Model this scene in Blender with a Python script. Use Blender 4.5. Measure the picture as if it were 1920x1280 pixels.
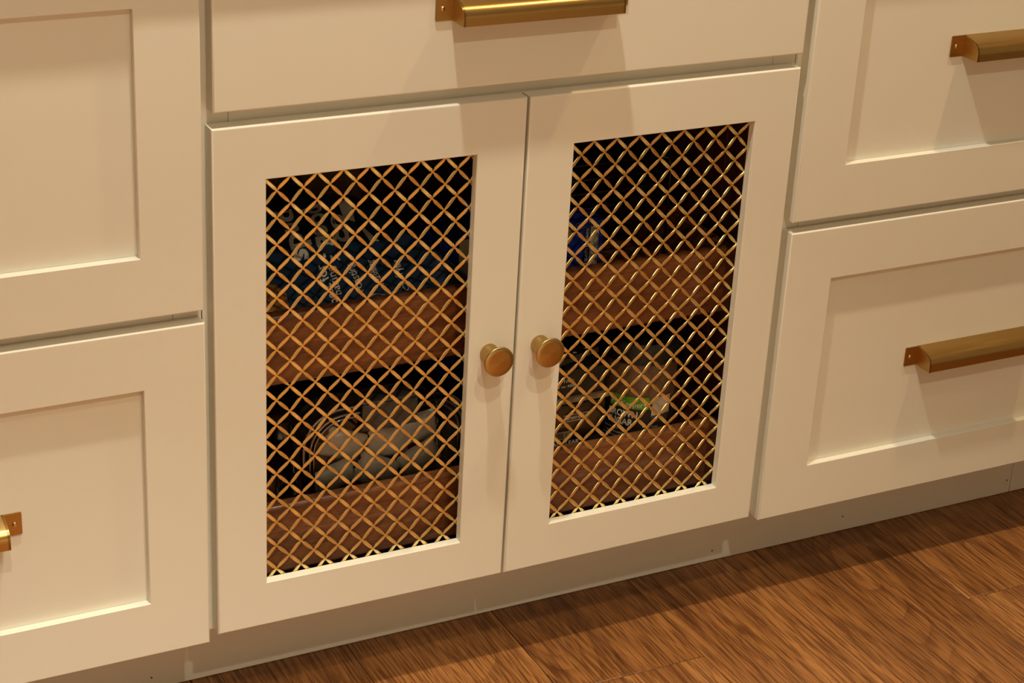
import bpy, bmesh, math, random
from mathutils import Vector, Matrix
random.seed(7)
scene = bpy.context.scene
col = scene.collection
for o in list(bpy.data.objects): bpy.data.objects.remove(o)

# ------------------------------------------------------------------ camera, world, light, exposure
cam_d = bpy.data.cameras.new('camera'); cam = bpy.data.objects.new('camera', cam_d); col.objects.link(cam)
R_ = Vector((0.89160, -0.45000, 0.05050)); U_ = Vector((0.14730, 0.39380, 0.90730)); D_ = Vector((0.42810, 0.80150, -0.41740))
R_.normalize(); D_.normalize(); U_ = R_.cross(D_).normalized()
cam.matrix_world = Matrix(((R_.x, U_.x, -D_.x, -0.5772), (R_.y, U_.y, -D_.y, -1.7181), (R_.z, U_.z, -D_.z, 1.3133), (0, 0, 0, 1)))
cam_d.sensor_width = 36.0; cam_d.lens = 3663.79 / 1920 * 36; cam_d.clip_start = 0.01
scene.camera = cam
world = bpy.data.worlds.new('world'); scene.world = world; world.use_nodes = True
world.node_tree.nodes['Background'].inputs[0].default_value = (1.0, 0.72, 0.45, 1)
world.node_tree.nodes['Background'].inputs[1].default_value = 0.0
SOFT_COL, LIGHT_COL, WARM_COL = (1.0, 0.945, 0.775), (1.0, 0.885, 0.65), (1.0, 0.72, 0.37)
CEILING_AND_FILL_LAMPS = [  # x, y, watts, beam angle, colour, label
    (0.02, -0.33, 22.0, 170, SOFT_COL, 'recessed downlight above the mesh doors near the left drawers'),
    (1.20, -0.33, 14.0, 170, WARM_COL, 'recessed downlight above the right drawers'),
    (-0.50, -1.50, 24.0, 75, SOFT_COL, 'added narrow fill light over the aisle on the left'),  # unseen lamp added for floor bounce and fill on the fronts
    (0.20, -1.25, 11.0, 70, LIGHT_COL, 'added narrow fill light over the middle of the aisle'),  # unseen lamp added to brighten the lower part of the doors
    (-0.05, -2.00, 17.0, 170, LIGHT_COL, 'recessed downlight over the edge of the added island'),
]
vs = scene.view_settings
scene.display_settings.display_device = 'sRGB'
vs.view_transform = 'Standard'; vs.look = 'None'; vs.gamma = 1.0; vs.use_curve_mapping = False
vs.exposure = -0.06
CEIL = 2.45

# ------------------------------------------------------------------ material helpers
def newmat(name):
    m = bpy.data.materials.new(name); m.use_nodes = True
    nt = m.node_tree; b = nt.nodes['Principled BSDF']
    return m, nt, b
def N(nt, typ, **kw):
    n = nt.nodes.new(typ)
    for k, v in kw.items(): setattr(n, k, v)
    return n
def L(nt, a, b): nt.links.new(a, b)
def plain(name, colr, rough=0.5, metal=0.0, spec=0.5, noise=0.0, scale=60.0, bump=0.0, coat=0.0):
    m, nt, b = newmat(name)
    b.inputs['Base Color'].default_value = (*colr, 1); b.inputs['Roughness'].default_value = rough
    b.inputs['Metallic'].default_value = metal; b.inputs['Specular IOR Level'].default_value = spec
    b.inputs['Coat Weight'].default_value = coat
    tc = N(nt, 'ShaderNodeTexCoord'); nz = N(nt, 'ShaderNodeTexNoise'); nz.inputs['Scale'].default_value = scale; nz.inputs['Detail'].default_value = 3
    L(nt, tc.outputs['Object'], nz.inputs['Vector'])
    if noise > 0:
        mx = N(nt, 'ShaderNodeMix', data_type='RGBA')
        mx.inputs[6].default_value = (*[c * (1 - noise) for c in colr], 1); mx.inputs[7].default_value = (*[min(1, c * (1 + noise)) for c in colr], 1)
        L(nt, nz.outputs['Fac'], mx.inputs[0]); L(nt, mx.outputs[2], b.inputs['Base Color'])
    if bump > 0:
        bp = N(nt, 'ShaderNodeBump'); bp.inputs['Strength'].default_value = bump; bp.inputs['Distance'].default_value = 0.0008
        L(nt, nz.outputs['Fac'], bp.inputs['Height']); L(nt, bp.outputs['Normal'], b.inputs['Normal'])
    return m
def brass(name, colr, rough, stretch, var=0.12, aniso=0.0, radial=False):
    m, nt, b = newmat(name)
    b.inputs['Metallic'].default_value = 1.0; b.inputs['Roughness'].default_value = rough
    b.inputs['Anisotropic'].default_value = aniso
    tc = N(nt, 'ShaderNodeTexCoord'); mp = N(nt, 'ShaderNodeMapping'); mp.inputs['Scale'].default_value = stretch
    nz = N(nt, 'ShaderNodeTexNoise'); nz.inputs['Scale'].default_value = 40; nz.inputs['Detail'].default_value = 4
    L(nt, tc.outputs['Object'], mp.inputs['Vector']); L(nt, mp.outputs['Vector'], nz.inputs['Vector'])
    mx = N(nt, 'ShaderNodeMix', data_type='RGBA')
    mx.inputs[6].default_value = (*[c * (1 - var) for c in colr], 1); mx.inputs[7].default_value = (*[min(1, c * (1 + var)) for c in colr], 1)
    L(nt, nz.outputs['Fac'], mx.inputs[0]); L(nt, mx.outputs[2], b.inputs['Base Color'])
    if radial:
        tg = N(nt, 'ShaderNodeTangent', direction_type='RADIAL', axis='Y'); L(nt, tg.outputs[0], b.inputs['Tangent'])
    rr = N(nt, 'ShaderNodeMapRange'); rr.inputs[3].default_value = rough * 0.8; rr.inputs[4].default_value = rough * 1.25
    L(nt, nz.outputs['Fac'], rr.inputs[0]); L(nt, rr.outputs[0], b.inputs['Roughness'])
    return m
def glass(name, tint, gl=0.12, rough=0.03):
    m = bpy.data.materials.new(name); m.use_nodes = True; nt = m.node_tree; nt.nodes.clear()
    out = N(nt, 'ShaderNodeOutputMaterial'); mx = N(nt, 'ShaderNodeMixShader'); tr = N(nt, 'ShaderNodeBsdfTransparent'); g = N(nt, 'ShaderNodeBsdfGlossy')
    tr.inputs[0].default_value = (*tint, 1); g.inputs['Roughness'].default_value = rough
    fr = N(nt, 'ShaderNodeFresnel'); fr.inputs[0].default_value = 1.5; ad = N(nt, 'ShaderNodeMath', operation='ADD'); ad.inputs[1].default_value = gl
    L(nt, fr.outputs[0], ad.inputs[0]); L(nt, ad.outputs[0], mx.inputs[0]); L(nt, tr.outputs[0], mx.inputs[1]); L(nt, g.outputs[0], mx.inputs[2]); L(nt, mx.outputs[0], out.inputs[0])
    return m
def wood(name, dark, mid, light, axis, rough, coat=0.0, scale=1.0, pore=0.5, random_obj=False, vary=0.25):
    """oak-like / mahogany-like wood with grain along axis (0 x, 1 y, 2 z), object coordinates"""
    m, nt, b = newmat(name)
    tc = N(nt, 'ShaderNodeTexCoord'); vec = tc.outputs['Object']
    if random_obj:
        oi = N(nt, 'ShaderNodeObjectInfo'); mu = N(nt, 'ShaderNodeVectorMath', operation='SCALE'); mu.inputs['Scale'].default_value = 31.0
        cb = N(nt, 'ShaderNodeCombineXYZ'); L(nt, oi.outputs['Random'], cb.inputs[0]); L(nt, oi.outputs['Random'], cb.inputs[1]); L(nt, oi.outputs['Random'], cb.inputs[2])
        L(nt, cb.outputs[0], mu.inputs[0]); ad = N(nt, 'ShaderNodeVectorMath', operation='ADD'); L(nt, vec, ad.inputs[0]); L(nt, mu.outputs[0], ad.inputs[1]); vec = ad.outputs[0]
    def mapped(sc_along, sc_cross):
        mp = N(nt, 'ShaderNodeMapping'); s = [sc_cross * scale] * 3; s[axis] = sc_along * scale; mp.inputs['Scale'].default_value = s; L(nt, vec, mp.inputs['Vector']); return mp.outputs[0]
    # slow warp for cathedral figure
    wn = N(nt, 'ShaderNodeTexNoise'); wn.inputs['Scale'].default_value = 1.0; wn.inputs['Detail'].default_value = 2; L(nt, mapped(2.2, 7.0), wn.inputs['Vector'])
    rings = N(nt, 'ShaderNodeMath', operation='MULTIPLY'); rings.inputs[1].default_value = 16.0; L(nt, wn.outputs['Fac'], rings.inputs[0])
    pp = N(nt, 'ShaderNodeMath', operation='PINGPONG'); pp.inputs[1].default_value = 1.0; L(nt, rings.outputs[0], pp.inputs[0])
    # long soft streaks
    st = N(nt, 'ShaderNodeTexNoise'); st.inputs['Scale'].default_value = 1.0; st.inputs['Detail'].default_value = 5; st.inputs['Roughness'].default_value = 0.65; L(nt, mapped(5.0, 130.0), st.inputs['Vector'])
    # fine pores
    po = N(nt, 'ShaderNodeTexNoise'); po.inputs['Scale'].default_value = 1.0; po.inputs['Detail'].default_value = 2; L(nt, mapped(45.0, 900.0), po.inputs['Vector'])
    pr = N(nt, 'ShaderNodeValToRGB'); pr.color_ramp.elements[0].position = 0.36; pr.color_ramp.elements[1].position = 0.52; L(nt, po.outputs['Fac'], pr.inputs[0])
    big = N(nt, 'ShaderNodeTexNoise'); big.inputs['Scale'].default_value = 1.0; big.inputs['Detail'].default_value = 2; L(nt, mapped(1.6, 14.0), big.inputs['Vector'])
    a1 = N(nt, 'ShaderNodeMath', operation='MULTIPLY_ADD'); a1.inputs[1].default_value = 0.34; L(nt, pp.outputs[0], a1.inputs[0])
    a2 = N(nt, 'ShaderNodeMath', operation='MULTIPLY_ADD'); a2.inputs[1].default_value = 0.75; L(nt, st.outputs['Fac'], a2.inputs[0])
    a3 = N(nt, 'ShaderNodeMath', operation='MULTIPLY'); a3.inputs[1].default_value = 0.55; L(nt, big.outputs['Fac'], a3.inputs[0])
    L(nt, a3.outputs[0], a2.inputs[2]); L(nt, a2.outputs[0], a1.inputs[2])
    last = a1.outputs[0]
    if random_obj:
        rv = N(nt, 'ShaderNodeMath', operation='MULTIPLY_ADD'); rv.inputs[1].default_value = vary; L(nt, oi.outputs['Random'], rv.inputs[0]); L(nt, last, rv.inputs[2])
        sb = N(nt, 'ShaderNodeMath', operation='SUBTRACT'); sb.inputs[1].default_value = vary / 2; L(nt, rv.outputs[0], sb.inputs[0]); last = sb.outputs[0]
    cr = N(nt, 'ShaderNodeValToRGB'); e = cr.color_ramp.elements
    e[0].position = 0.45; e[0].color = (*dark, 1); e[1].position = 1.15; e[1].color = (*light, 1)
    x = cr.color_ramp.elements.new(0.78); x.color = (*mid, 1); e[-1].position = 1.0
    L(nt, last, cr.inputs[0])
    mx = N(nt, 'ShaderNodeMix', data_type='RGBA', blend_type='MULTIPLY'); L(nt, cr.outputs[0], mx.inputs[6]); 
    inv = N(nt, 'ShaderNodeMath', operation='SUBTRACT'); inv.inputs[0].default_value = 1.0; L(nt, pr.outputs[0], inv.inputs[1])
    pm = N(nt, 'ShaderNodeMath', operation='MULTIPLY'); pm.inputs[1].default_value = pore; L(nt, inv.outputs[0], pm.inputs[0]); L(nt, pm.outputs[0], mx.inputs[0])
    mx.inputs[7].default_value = (0.30, 0.22, 0.16, 1)
    L(nt, mx.outputs[2], b.inputs['Base Color'])
    b.inputs['Roughness'].default_value = rough; b.inputs['Coat Weight'].default_value = coat; b.inputs['Coat Roughness'].default_value = 0.15
    bp = N(nt, 'ShaderNodeBump'); bp.inputs['Strength'].default_value = 0.25; bp.inputs['Distance'].default_value = 0.0006
    L(nt, pr.outputs[0], bp.inputs['Height']); L(nt, bp.outputs['Normal'], b.inputs['Normal'])
    return m
def emissive(name, colr, strength):
    m = bpy.data.materials.new(name); m.use_nodes = True; nt = m.node_tree; b = nt.nodes['Principled BSDF']
    b.inputs['Base Color'].default_value = (*colr, 1); b.inputs['Emission Color'].default_value = (*colr, 1); b.inputs['Emission Strength'].default_value = strength
    return m

M = {}
M['paint'] = plain('cream_paint', (0.80, 0.765, 0.665), rough=0.38, spec=0.5, noise=0.012, scale=25, bump=0.02)
M['wall'] = plain('wall_paint', (0.74, 0.70, 0.62), rough=0.75, noise=0.02, scale=8)
M['ceil'] = plain('ceiling_paint', (0.80, 0.78, 0.74), rough=0.85, noise=0.01, scale=8)
M['stone'] = plain('counter_stone', (0.72, 0.69, 0.64), rough=0.25, noise=0.08, scale=14)
M['pull'] = brass('brushed_brass', (0.47, 0.300, 0.104), 0.30, (0.4, 25, 25), 0.10, 0.3)
M['knob'] = brass('satin_brass', (0.49, 0.335, 0.130), 0.30, (3, 3, 3), 0.03, 0.6, radial=True)
M['wire'] = brass('bright_brass_wire', (0.90, 0.715, 0.33), 0.28, (1, 1, 1), 0.03)
M['screw'] = brass('screw_brass', (0.66, 0.48, 0.25), 0.18, (5, 5, 5), 0.05)
M['tray'] = wood('mahogany_stain', (0.085, 0.026, 0.008), (0.185, 0.058, 0.017), (0.27, 0.095, 0.030), 0, 0.28, coat=0.35, scale=1.0, pore=0.35)
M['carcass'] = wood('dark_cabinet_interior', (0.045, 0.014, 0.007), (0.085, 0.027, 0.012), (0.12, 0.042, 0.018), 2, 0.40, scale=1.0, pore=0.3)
def floor_oak():
    m, nt, b = newmat('oak_floor')
    tc = N(nt, 'ShaderNodeTexCoord'); oi = N(nt, 'ShaderNodeObjectInfo')
    cb = N(nt, 'ShaderNodeCombineXYZ')
    for i, f in enumerate((37.0, 53.0, 11.0)):
        q = N(nt, 'ShaderNodeMath', operation='MULTIPLY'); q.inputs[1].default_value = f; L(nt, oi.outputs['Random'], q.inputs[0]); L(nt, q.outputs[0], cb.inputs[i])
    ad = N(nt, 'ShaderNodeVectorMath', operation='ADD'); L(nt, tc.outputs['Object'], ad.inputs[0]); L(nt, cb.outputs[0], ad.inputs[1])
    def noise(cross, along, detail, rough=0.55, dist=0.0):
        mp = N(nt, 'ShaderNodeMapping'); mp.inputs['Scale'].default_value = (cross, along, cross); L(nt, ad.outputs[0], mp.inputs['Vector'])
        n = N(nt, 'ShaderNodeTexNoise'); n.inputs['Scale'].default_value = 1.0; n.inputs['Detail'].default_value = detail; n.inputs['Roughness'].default_value = rough; n.inputs['Distortion'].default_value = dist
        L(nt, mp.outputs[0], n.inputs['Vector']); return n.outputs['Fac']
    def ramp(src, p0, p1, c0=(0, 0, 0, 1), c1=(1, 1, 1, 1)):
        rp = N(nt, 'ShaderNodeValToRGB'); rp.color_ramp.elements[0].position = p0; rp.color_ramp.elements[1].position = p1; rp.color_ramp.elements[0].color = c0; rp.color_ramp.elements[1].color = c1; L(nt, src, rp.inputs[0]); return rp.outputs[0]
    tone = N(nt, 'ShaderNodeMath', operation='MULTIPLY_ADD'); tone.inputs[1].default_value = 0.55; L(nt, noise(30, 1.0, 5, 0.6), tone.inputs[0])
    t2 = N(nt, 'ShaderNodeMath', operation='MULTIPLY_ADD'); t2.inputs[1].default_value = 0.20; t2.inputs[2].default_value = 0.10; L(nt, oi.outputs['Random'], t2.inputs[0]); L(nt, t2.outputs[0], tone.inputs[2])
    fine = N(nt, 'ShaderNodeMath', operation='MULTIPLY_ADD'); fine.inputs[1].default_value = 0.36; L(nt, noise(190, 5.5, 4, 0.65), fine.inputs[0]); L(nt, tone.outputs[0], fine.inputs[2])
    cr = N(nt, 'ShaderNodeValToRGB'); e = cr.color_ramp.elements
    e[0].position = 0.40; e[0].color = (0.115, 0.039, 0.010, 1); e[1].position = 0.86; e[1].color = (0.43, 0.192, 0.060, 1)
    x = e.new(0.62); x.color = (0.285, 0.113, 0.030, 1); L(nt, fine.outputs[0], cr.inputs[0])
    # growth-ring figure: thin dark contour lines of a slow field
    rg = N(nt, 'ShaderNodeMath', operation='MULTIPLY'); rg.inputs[1].default_value = 20.0; L(nt, noise(7.5, 1.6, 1.5, 0.45), rg.inputs[0])
    fr = N(nt, 'ShaderNodeMath', operation='FRACT'); L(nt, rg.outputs[0], fr.inputs[0])
    rl = ramp(fr.outputs[0], 0.0, 0.55)
    po = ramp(noise(430, 16, 2.5, 0.6), 0.40, 0.55)
    gate = ramp(noise(14, 1.5, 2), 0.35, 0.65)
    def dark(col_in, fac_src, amt, gate_src=None):
        inv = N(nt, 'ShaderNodeMath', operation='SUBTRACT'); inv.inputs[0].default_value = 1.0; L(nt, fac_src, inv.inputs[1])
        mu = N(nt, 'ShaderNodeMath', operation='MULTIPLY'); mu.inputs[1].default_value = amt; L(nt, inv.outputs[0], mu.inputs[0]); f = mu.outputs[0]
        if gate_src is not None:
            m2 = N(nt, 'ShaderNodeMath', operation='MULTIPLY'); L(nt, f, m2.inputs[0]); L(nt, gate_src, m2.inputs[1]); f = m2.outputs[0]
        mx = N(nt, 'ShaderNodeMix', data_type='RGBA', blend_type='MULTIPLY'); mx.inputs[7].default_value = (0.34, 0.25, 0.18, 1); L(nt, f, mx.inputs[0]); L(nt, col_in, mx.inputs[6]); return mx.outputs[2]
    c = dark(cr.outputs[0], rl, 0.62, gate); c = dark(c, po, 0.85)
    # a few knots
    mp = N(nt, 'ShaderNodeMapping'); mp.inputs['Scale'].default_value = (5.0, 1.9, 1.0); L(nt, ad.outputs[0], mp.inputs['Vector'])
    vo = N(nt, 'ShaderNodeTexVoronoi'); vo.inputs['Scale'].default_value = 1.0; vo.inputs['Randomness'].default_value = 1.0; L(nt, mp.outputs[0], vo.inputs['Vector'])
    c = dark(c, ramp(vo.outputs['Distance'], 0.02, 0.085), 0.8)
    L(nt, c, b.inputs['Base Color']); b.inputs['Roughness'].default_value = 0.40
    bp = N(nt, 'ShaderNodeBump'); bp.inputs['Strength'].default_value = 0.3; bp.inputs['Distance'].default_value = 0.0005; L(nt, po, bp.inputs['Height']); L(nt, bp.outputs['Normal'], b.inputs['Normal'])
    return m
M['plank'] = floor_oak() if True else wood('oak_floor', (0.13, 0.045, 0.012), (0.30, 0.118, 0.034), (0.45, 0.20, 0.070), 1, 0.42, scale=1.0, pore=0.75, random_obj=True, vary=0.30)
M['sub'] = plain('subfloor_dark', (0.03, 0.018, 0.01), rough=0.9, noise=0.1)
M['bag'] = plain('navy_plastic_film', (0.022, 0.046, 0.090), rough=0.22, spec=0.6, noise=0.18, scale=22, bump=0.15)
M['ink'] = plain('white_print', (0.86, 0.82, 0.74), rough=0.5, noise=0.02)
M['inkdark'] = plain('black_print', (0.02, 0.018, 0.016), rough=0.5, noise=0.05)
M['potato'] = plain('potato_window', (0.30, 0.13, 0.035), rough=0.25, noise=0.35, scale=30)
M['blue'] = plain('blue_carton', (0.018, 0.040, 0.33), rough=0.35, noise=0.12, scale=35)
M['cream'] = plain('cream_card', (0.58, 0.49, 0.36), rough=0.55, noise=0.05)
M['yellow'] = plain('yellow_card', (0.62, 0.30, 0.05), rough=0.5, noise=0.1)
M['black'] = plain('black_plastic', (0.016, 0.015, 0.014), rough=0.35, noise=0.1)
M['blackwire'] = plain('black_wire_coating', (0.012, 0.011, 0.010), rough=0.3, noise=0.1)
M['grey'] = plain('smoke_grey_plastic', (0.075, 0.068, 0.06), rough=0.3, noise=0.08)
M['label'] = plain('label_black', (0.022, 0.018, 0.015), rough=0.45, noise=0.1)
M['green'] = plain('label_green', (0.12, 0.36, 0.012), rough=0.45, noise=0.06)
M['sugar'] = plain('brown_sugar', (0.16, 0.085, 0.04), rough=0.4, noise=0.45, scale=70)
M['contents'] = plain('pantry_contents', (0.12, 0.07, 0.03), rough=0.5, noise=0.4, scale=50)
M['tan'] = plain('label_tan', (0.25, 0.17, 0.085), rough=0.5, noise=0.06)
M['packet'] = plain('white_wrapper', (0.93, 0.90, 0.84), rough=0.38, noise=0.05, scale=80, bump=0.4)
M['kraft'] = plain('kraft_paper', (0.30, 0.16, 0.06), rough=0.6, noise=0.15, scale=40, bump=0.2)
M['glass'] = glass('clear_glass', (0.97, 0.97, 0.95), gl=0.03)
M['rim'] = glass('thick_glass_rim', (0.62, 0.60, 0.56), gl=0.30, rough=0.06)
M['clearplastic'] = glass('clear_plastic', (0.80, 0.78, 0.74), gl=0.05, rough=0.08)
M['steel'] = plain('steel', (0.55, 0.52, 0.48), rough=0.25, metal=1.0, noise=0.05)
M['trimring'] = plain('white_lamp_trim', (0.8, 0.78, 0.74), rough=0.4, noise=0.02)

# ------------------------------------------------------------------ mesh helpers
def link(name, me, parent=None, mats=None):
    o = bpy.data.objects.new(name, me); col.objects.link(o)
    if parent is not None: o.parent = parent
    if mats is not None and me is not None and len(me.materials) == 0:
        for m in (mats if isinstance(mats, (list, tuple)) else [mats]): me.materials.append(m)
    return o
def mk(name, verts, faces, mat, parent=None, smooth=False, angle=None, flat=False):
    me = bpy.data.meshes.new(name); me.from_pydata([tuple(v) for v in verts], [], faces); me.validate()
    bm = bmesh.new(); bm.from_mesh(me); bmesh.ops.recalc_face_normals(bm, faces=bm.faces[:]); bm.to_mesh(me); bm.free()
    if smooth:
        for p in me.polygons: p.use_smooth = True
        if angle is not None: me.set_sharp_from_angle(angle=math.radians(angle))
        if flat: flat_axis(me)
    return link(name, me, parent, mat)
def flat_axis(me):
    for p in me.polygons:
        if max(abs(c) for c in p.normal) > 0.9995: p.use_smooth = False
def empty(name, loc=(0, 0, 0)):
    o = bpy.data.objects.new(name, None); col.objects.link(o); o.location = loc; o.empty_display_size = 0.05; return o
def tag(o, label=None, cat=None, group=None, kind=None):
    if label: o['label'] = label
    if cat: o['category'] = cat
    if group: o['group'] = group
    if kind: o['kind'] = kind
    return o
def box(name, x0, x1, y0, y1, z0, z1, mat, parent=None, bev=0.0, seg=2):
    """box whose mesh is around its own centre (object location), optionally bevelled"""
    c = Vector(((x0 + x1) / 2, (y0 + y1) / 2, (z0 + z1) / 2))
    bm = bmesh.new(); bmesh.ops.create_cube(bm, size=1.0)
    for v in bm.verts: v.co = Vector((v.co.x * (x1 - x0), v.co.y * (y1 - y0), v.co.z * (z1 - z0)))
    if bev > 0:
        bmesh.ops.bevel(bm, geom=bm.edges[:], offset=bev, segments=seg, affect='EDGES', profile=0.5)
    me = bpy.data.meshes.new(name); bm.to_mesh(me); bm.free()
    if bev > 0:
        for p in me.polygons: p.use_smooth = True
        me.set_sharp_from_angle(angle=math.radians(50)); flat_axis(me)
    o = link(name, me, parent, mat); o.location = c - (parent_loc(parent)); return o
def parent_loc(p):
    v = Vector((0, 0, 0))
    while p is not None: v += p.location; p = p.parent
    return v
def at(o, parent, loc):
    o.location = Vector(loc) - parent_loc(parent); return o
def lathe(prof, n=32, axis='z'):
    vs_, fs = [], []
    k = len(prof)
    for i in range(n):
        a = 2 * math.pi * i / n
        for r, h in prof:
            if axis == 'z': vs_.append((r * math.cos(a), r * math.sin(a), h))
            else: vs_.append((r * math.cos(a), h, r * math.sin(a)))
    for i in range(n):
        j = (i + 1) % n
        for q in range(k - 1): fs.append((i * k + q, j * k + q, j * k + q + 1, i * k + q + 1))
    fs.append([i * k for i in range(n)]); fs.append([i * k + k - 1 for i in range(n)])
    return vs_, fs
def tube(path, r, n=6, closed=False):
    path = [Vector(p) for p in path]; vs_, fs = [], []
    m = len(path)
    for i, p in enumerate(path):
        a = path[(i - 1) % m] if (closed or i > 0) else p; b = path[(i + 1) % m] if (closed or i < m - 1) else p
        t = (b - a).normalized(); ref = Vector((0, 1, 0)) if abs(t.y) < 0.9 else Vector((1, 0, 0))
        u = t.cross(ref).normalized(); w = t.cross(u)
        for q in range(n):
            an = 2 * math.pi * q / n; vs_.append(p + u * r * math.cos(an) + w * r * math.sin(an))
    rng = m if closed else m - 1
    for i in range(rng):
        j = (i + 1) % m
        for q in range(n): fs.append((i * n + q, i * n + (q + 1) % n, j * n + (q + 1) % n, j * n + q))
    if not closed: fs.append(list(range(n))); fs.append([(m - 1) * n + q for q in range(n)])
    return vs_, fs
def join(*parts):
    V, F = [], []
    for v, f in parts:
        o = len(V); V += [tuple(x) for x in v]; F += [[i + o for i in q] for q in f]
    return V, F
def rrect(cx, cz, w, h, r, n=8):
    pts = []
    for sx, sz, a0 in ((1, 1, 0), (-1, 1, 90), (-1, -1, 180), (1, -1, 270)):
        for i in range(n + 1):
            a = math.radians(a0 + 90 * i / n); pts.append((cx + sx * (w / 2 - r) + r * math.cos(a), cz + sz * (h / 2 - r) + r * math.sin(a)))
    return pts
def loops_mesh(loops, close=True):
    """loops: rectangles (x0,x1,z0,z1,y) joined in turn"""
    V, F = [], []
    for (x0, x1, z0, z1, y) in loops: V += [(x0, y, z0), (x1, y, z0), (x1, y, z1), (x0, y, z1)]
    n = len(loops)
    for i in range(n if close else n - 1):
        j = (i + 1) % n
        for k in range(4): F.append((i * 4 + k, i * 4 + (k + 1) % 4, j * 4 + (k + 1) % 4, j * 4 + k))
    return V, F
def ring(x0, x1, z0, z1, ins, y): return (x0 + ins, x1 - ins, z0 + ins, z1 - ins, y)
def bevel_loops(x0, x1, z0, z1, b, sign=1, y=0.0):
    # quarter-round from the side face (inset 0, depth y+b) to the front face (inset b, depth y)
    out = []
    for i in range(5):
        a = math.radians(90 * i / 4); out.append(ring(x0, x1, z0, z1, sign * b * (1 - math.cos(a)), y + b * (1 - math.sin(a))))
    return out
def text2d(s, offset=0.0):
    cu = bpy.data.curves.new('t', 'FONT'); cu.body = s; cu.size = 1.0; cu.offset = offset; cu.resolution_u = 3; cu.fill_mode = 'FRONT'
    o = bpy.data.objects.new('t', cu); col.objects.link(o)
    dg = bpy.context.evaluated_depsgraph_get(); me = o.evaluated_get(dg).to_mesh()
    V = [tuple(v.co) for v in me.vertices]; F = [tuple(p.vertices) for p in me.polygons]
    o.evaluated_get(dg).to_mesh_clear(); bpy.data.objects.remove(o); bpy.data.curves.remove(cu)
    xs = [v[0] for v in V]; return [(v[0] - min(xs), v[1]) for v in V], F, max(xs) - min(xs)
def lettering(name, s, fmap, mat, parent, offset=0.012):
    """fmap(u, v): u runs 0..1 along the line of text, v is in cap heights"""
    V, F, w = text2d(s, offset)
    o = mk(name, [Vector(fmap(x / w, y / 0.7)) - parent_loc(parent) for x, y in V], F, mat, parent)
    return o

# ------------------------------------------------------------------ the setting
Z0 = 0.123           # height of the doors' bottom edge above the floor
X0, X1, Y0, Y1 = -2.2, 2.9, -3.7, 0.66
floor = box('floor', X0, X1, Y0, Y1, -0.05, -0.0145, M['sub']); tag(floor, 'warm brown oak plank floor in front of the cabinets', 'floor', kind='structure')
PW = 0.1935
k0 = int((X0 - 0.193) / PW) - 1
ends = {1: -0.0855, 4: -0.105, 0: 0.25, 2: 0.32, 3: -0.62, 5: 0.35, -1: -0.4}
for k in range(k0, 16):
    xa = max(X0, 0.193 + PW * k); xb = min(X1, 0.193 + PW * (k + 1))
    if xb - xa < 0.02: continue
    cuts = [Y0, Y1]; y = ends.get(k, random.uniform(-1.2, 0.3))
    yy = y
    while yy > Y0 + 0.2: cuts.append(yy); yy -= random.uniform(1.1, 1.7)
    yy = y + 1.5
    while yy < Y1 - 0.1: cuts.append(yy); yy += 1.5
    cuts = sorted(cuts)
    for a, b in zip(cuts[:-1], cuts[1:]):
        box('plank', xa + 0.0003, xb - 0.0003, a + 0.0003, b - 0.0003, -0.014, 0.0, M['plank'], floor, bev=0.0010, seg=1)
def slab(name, x0, x1, y0, y1, z0, z1, mat, label, cat):
    return tag(box(name, x0, x1, y0, y1, z0, z1, mat), label, cat, kind='structure')
slab('ceiling', X0, X1, Y0, Y1, CEIL, CEIL + 0.05, M['ceil'], 'plain white ceiling over the kitchen', 'ceiling')
slab('wall_back', X0, X1, Y1, Y1 + 0.05, 0, CEIL, M['wall'], 'plain wall behind the cabinets', 'wall')
slab('wall_front', X0, X1, Y0 - 0.05, Y0, 0, CEIL, M['wall'], 'plain wall on the far side of the room', 'wall')
slab('wall_left', X0 - 0.05, X0, Y0, Y1, 0, CEIL, M['wall'], 'plain wall on the left of the room', 'wall')
slab('wall_right', X1, X1 + 0.05, Y0, Y1, 0, CEIL, M['wall'], 'plain wall on the right of the room', 'wall')
TOE = 0.100
t1 = box('trim_1', -0.655, 1.2035, TOE, TOE + 0.015, 0.0005, 0.1175, M['paint'], bev=0.0006, seg=1)
tag(t1, 'long cream toe kick board under the doors and drawers', 'toe kick', kind='structure')
t2 = box('trim_2', 1.2042, 1.36, TOE, TOE + 0.015, 0.0005, 0.1175, M['paint'], bev=0.0006, seg=1)
tag(t2, 'short cream toe kick board at the right end', 'toe kick', kind='structure')

for hx, hz in ((-0.0468, 0.0163), (0.7064, 0.0153), (0.9134, 0.0223), (1.1965, 0.0207)):
    V, F = lathe([(0.0002, TOE - 0.0004), (0.0011, TOE - 0.0004), (0.0011, TOE - 0.0001), (0.0002, TOE - 0.0001)], 10, 'y')
    o = mk('nail_hole', [(a + hx - t1.location.x, b - t1.location.y, c + hz - t1.location.z) for a, b, c in V], F, M['sub'], t1)

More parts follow.
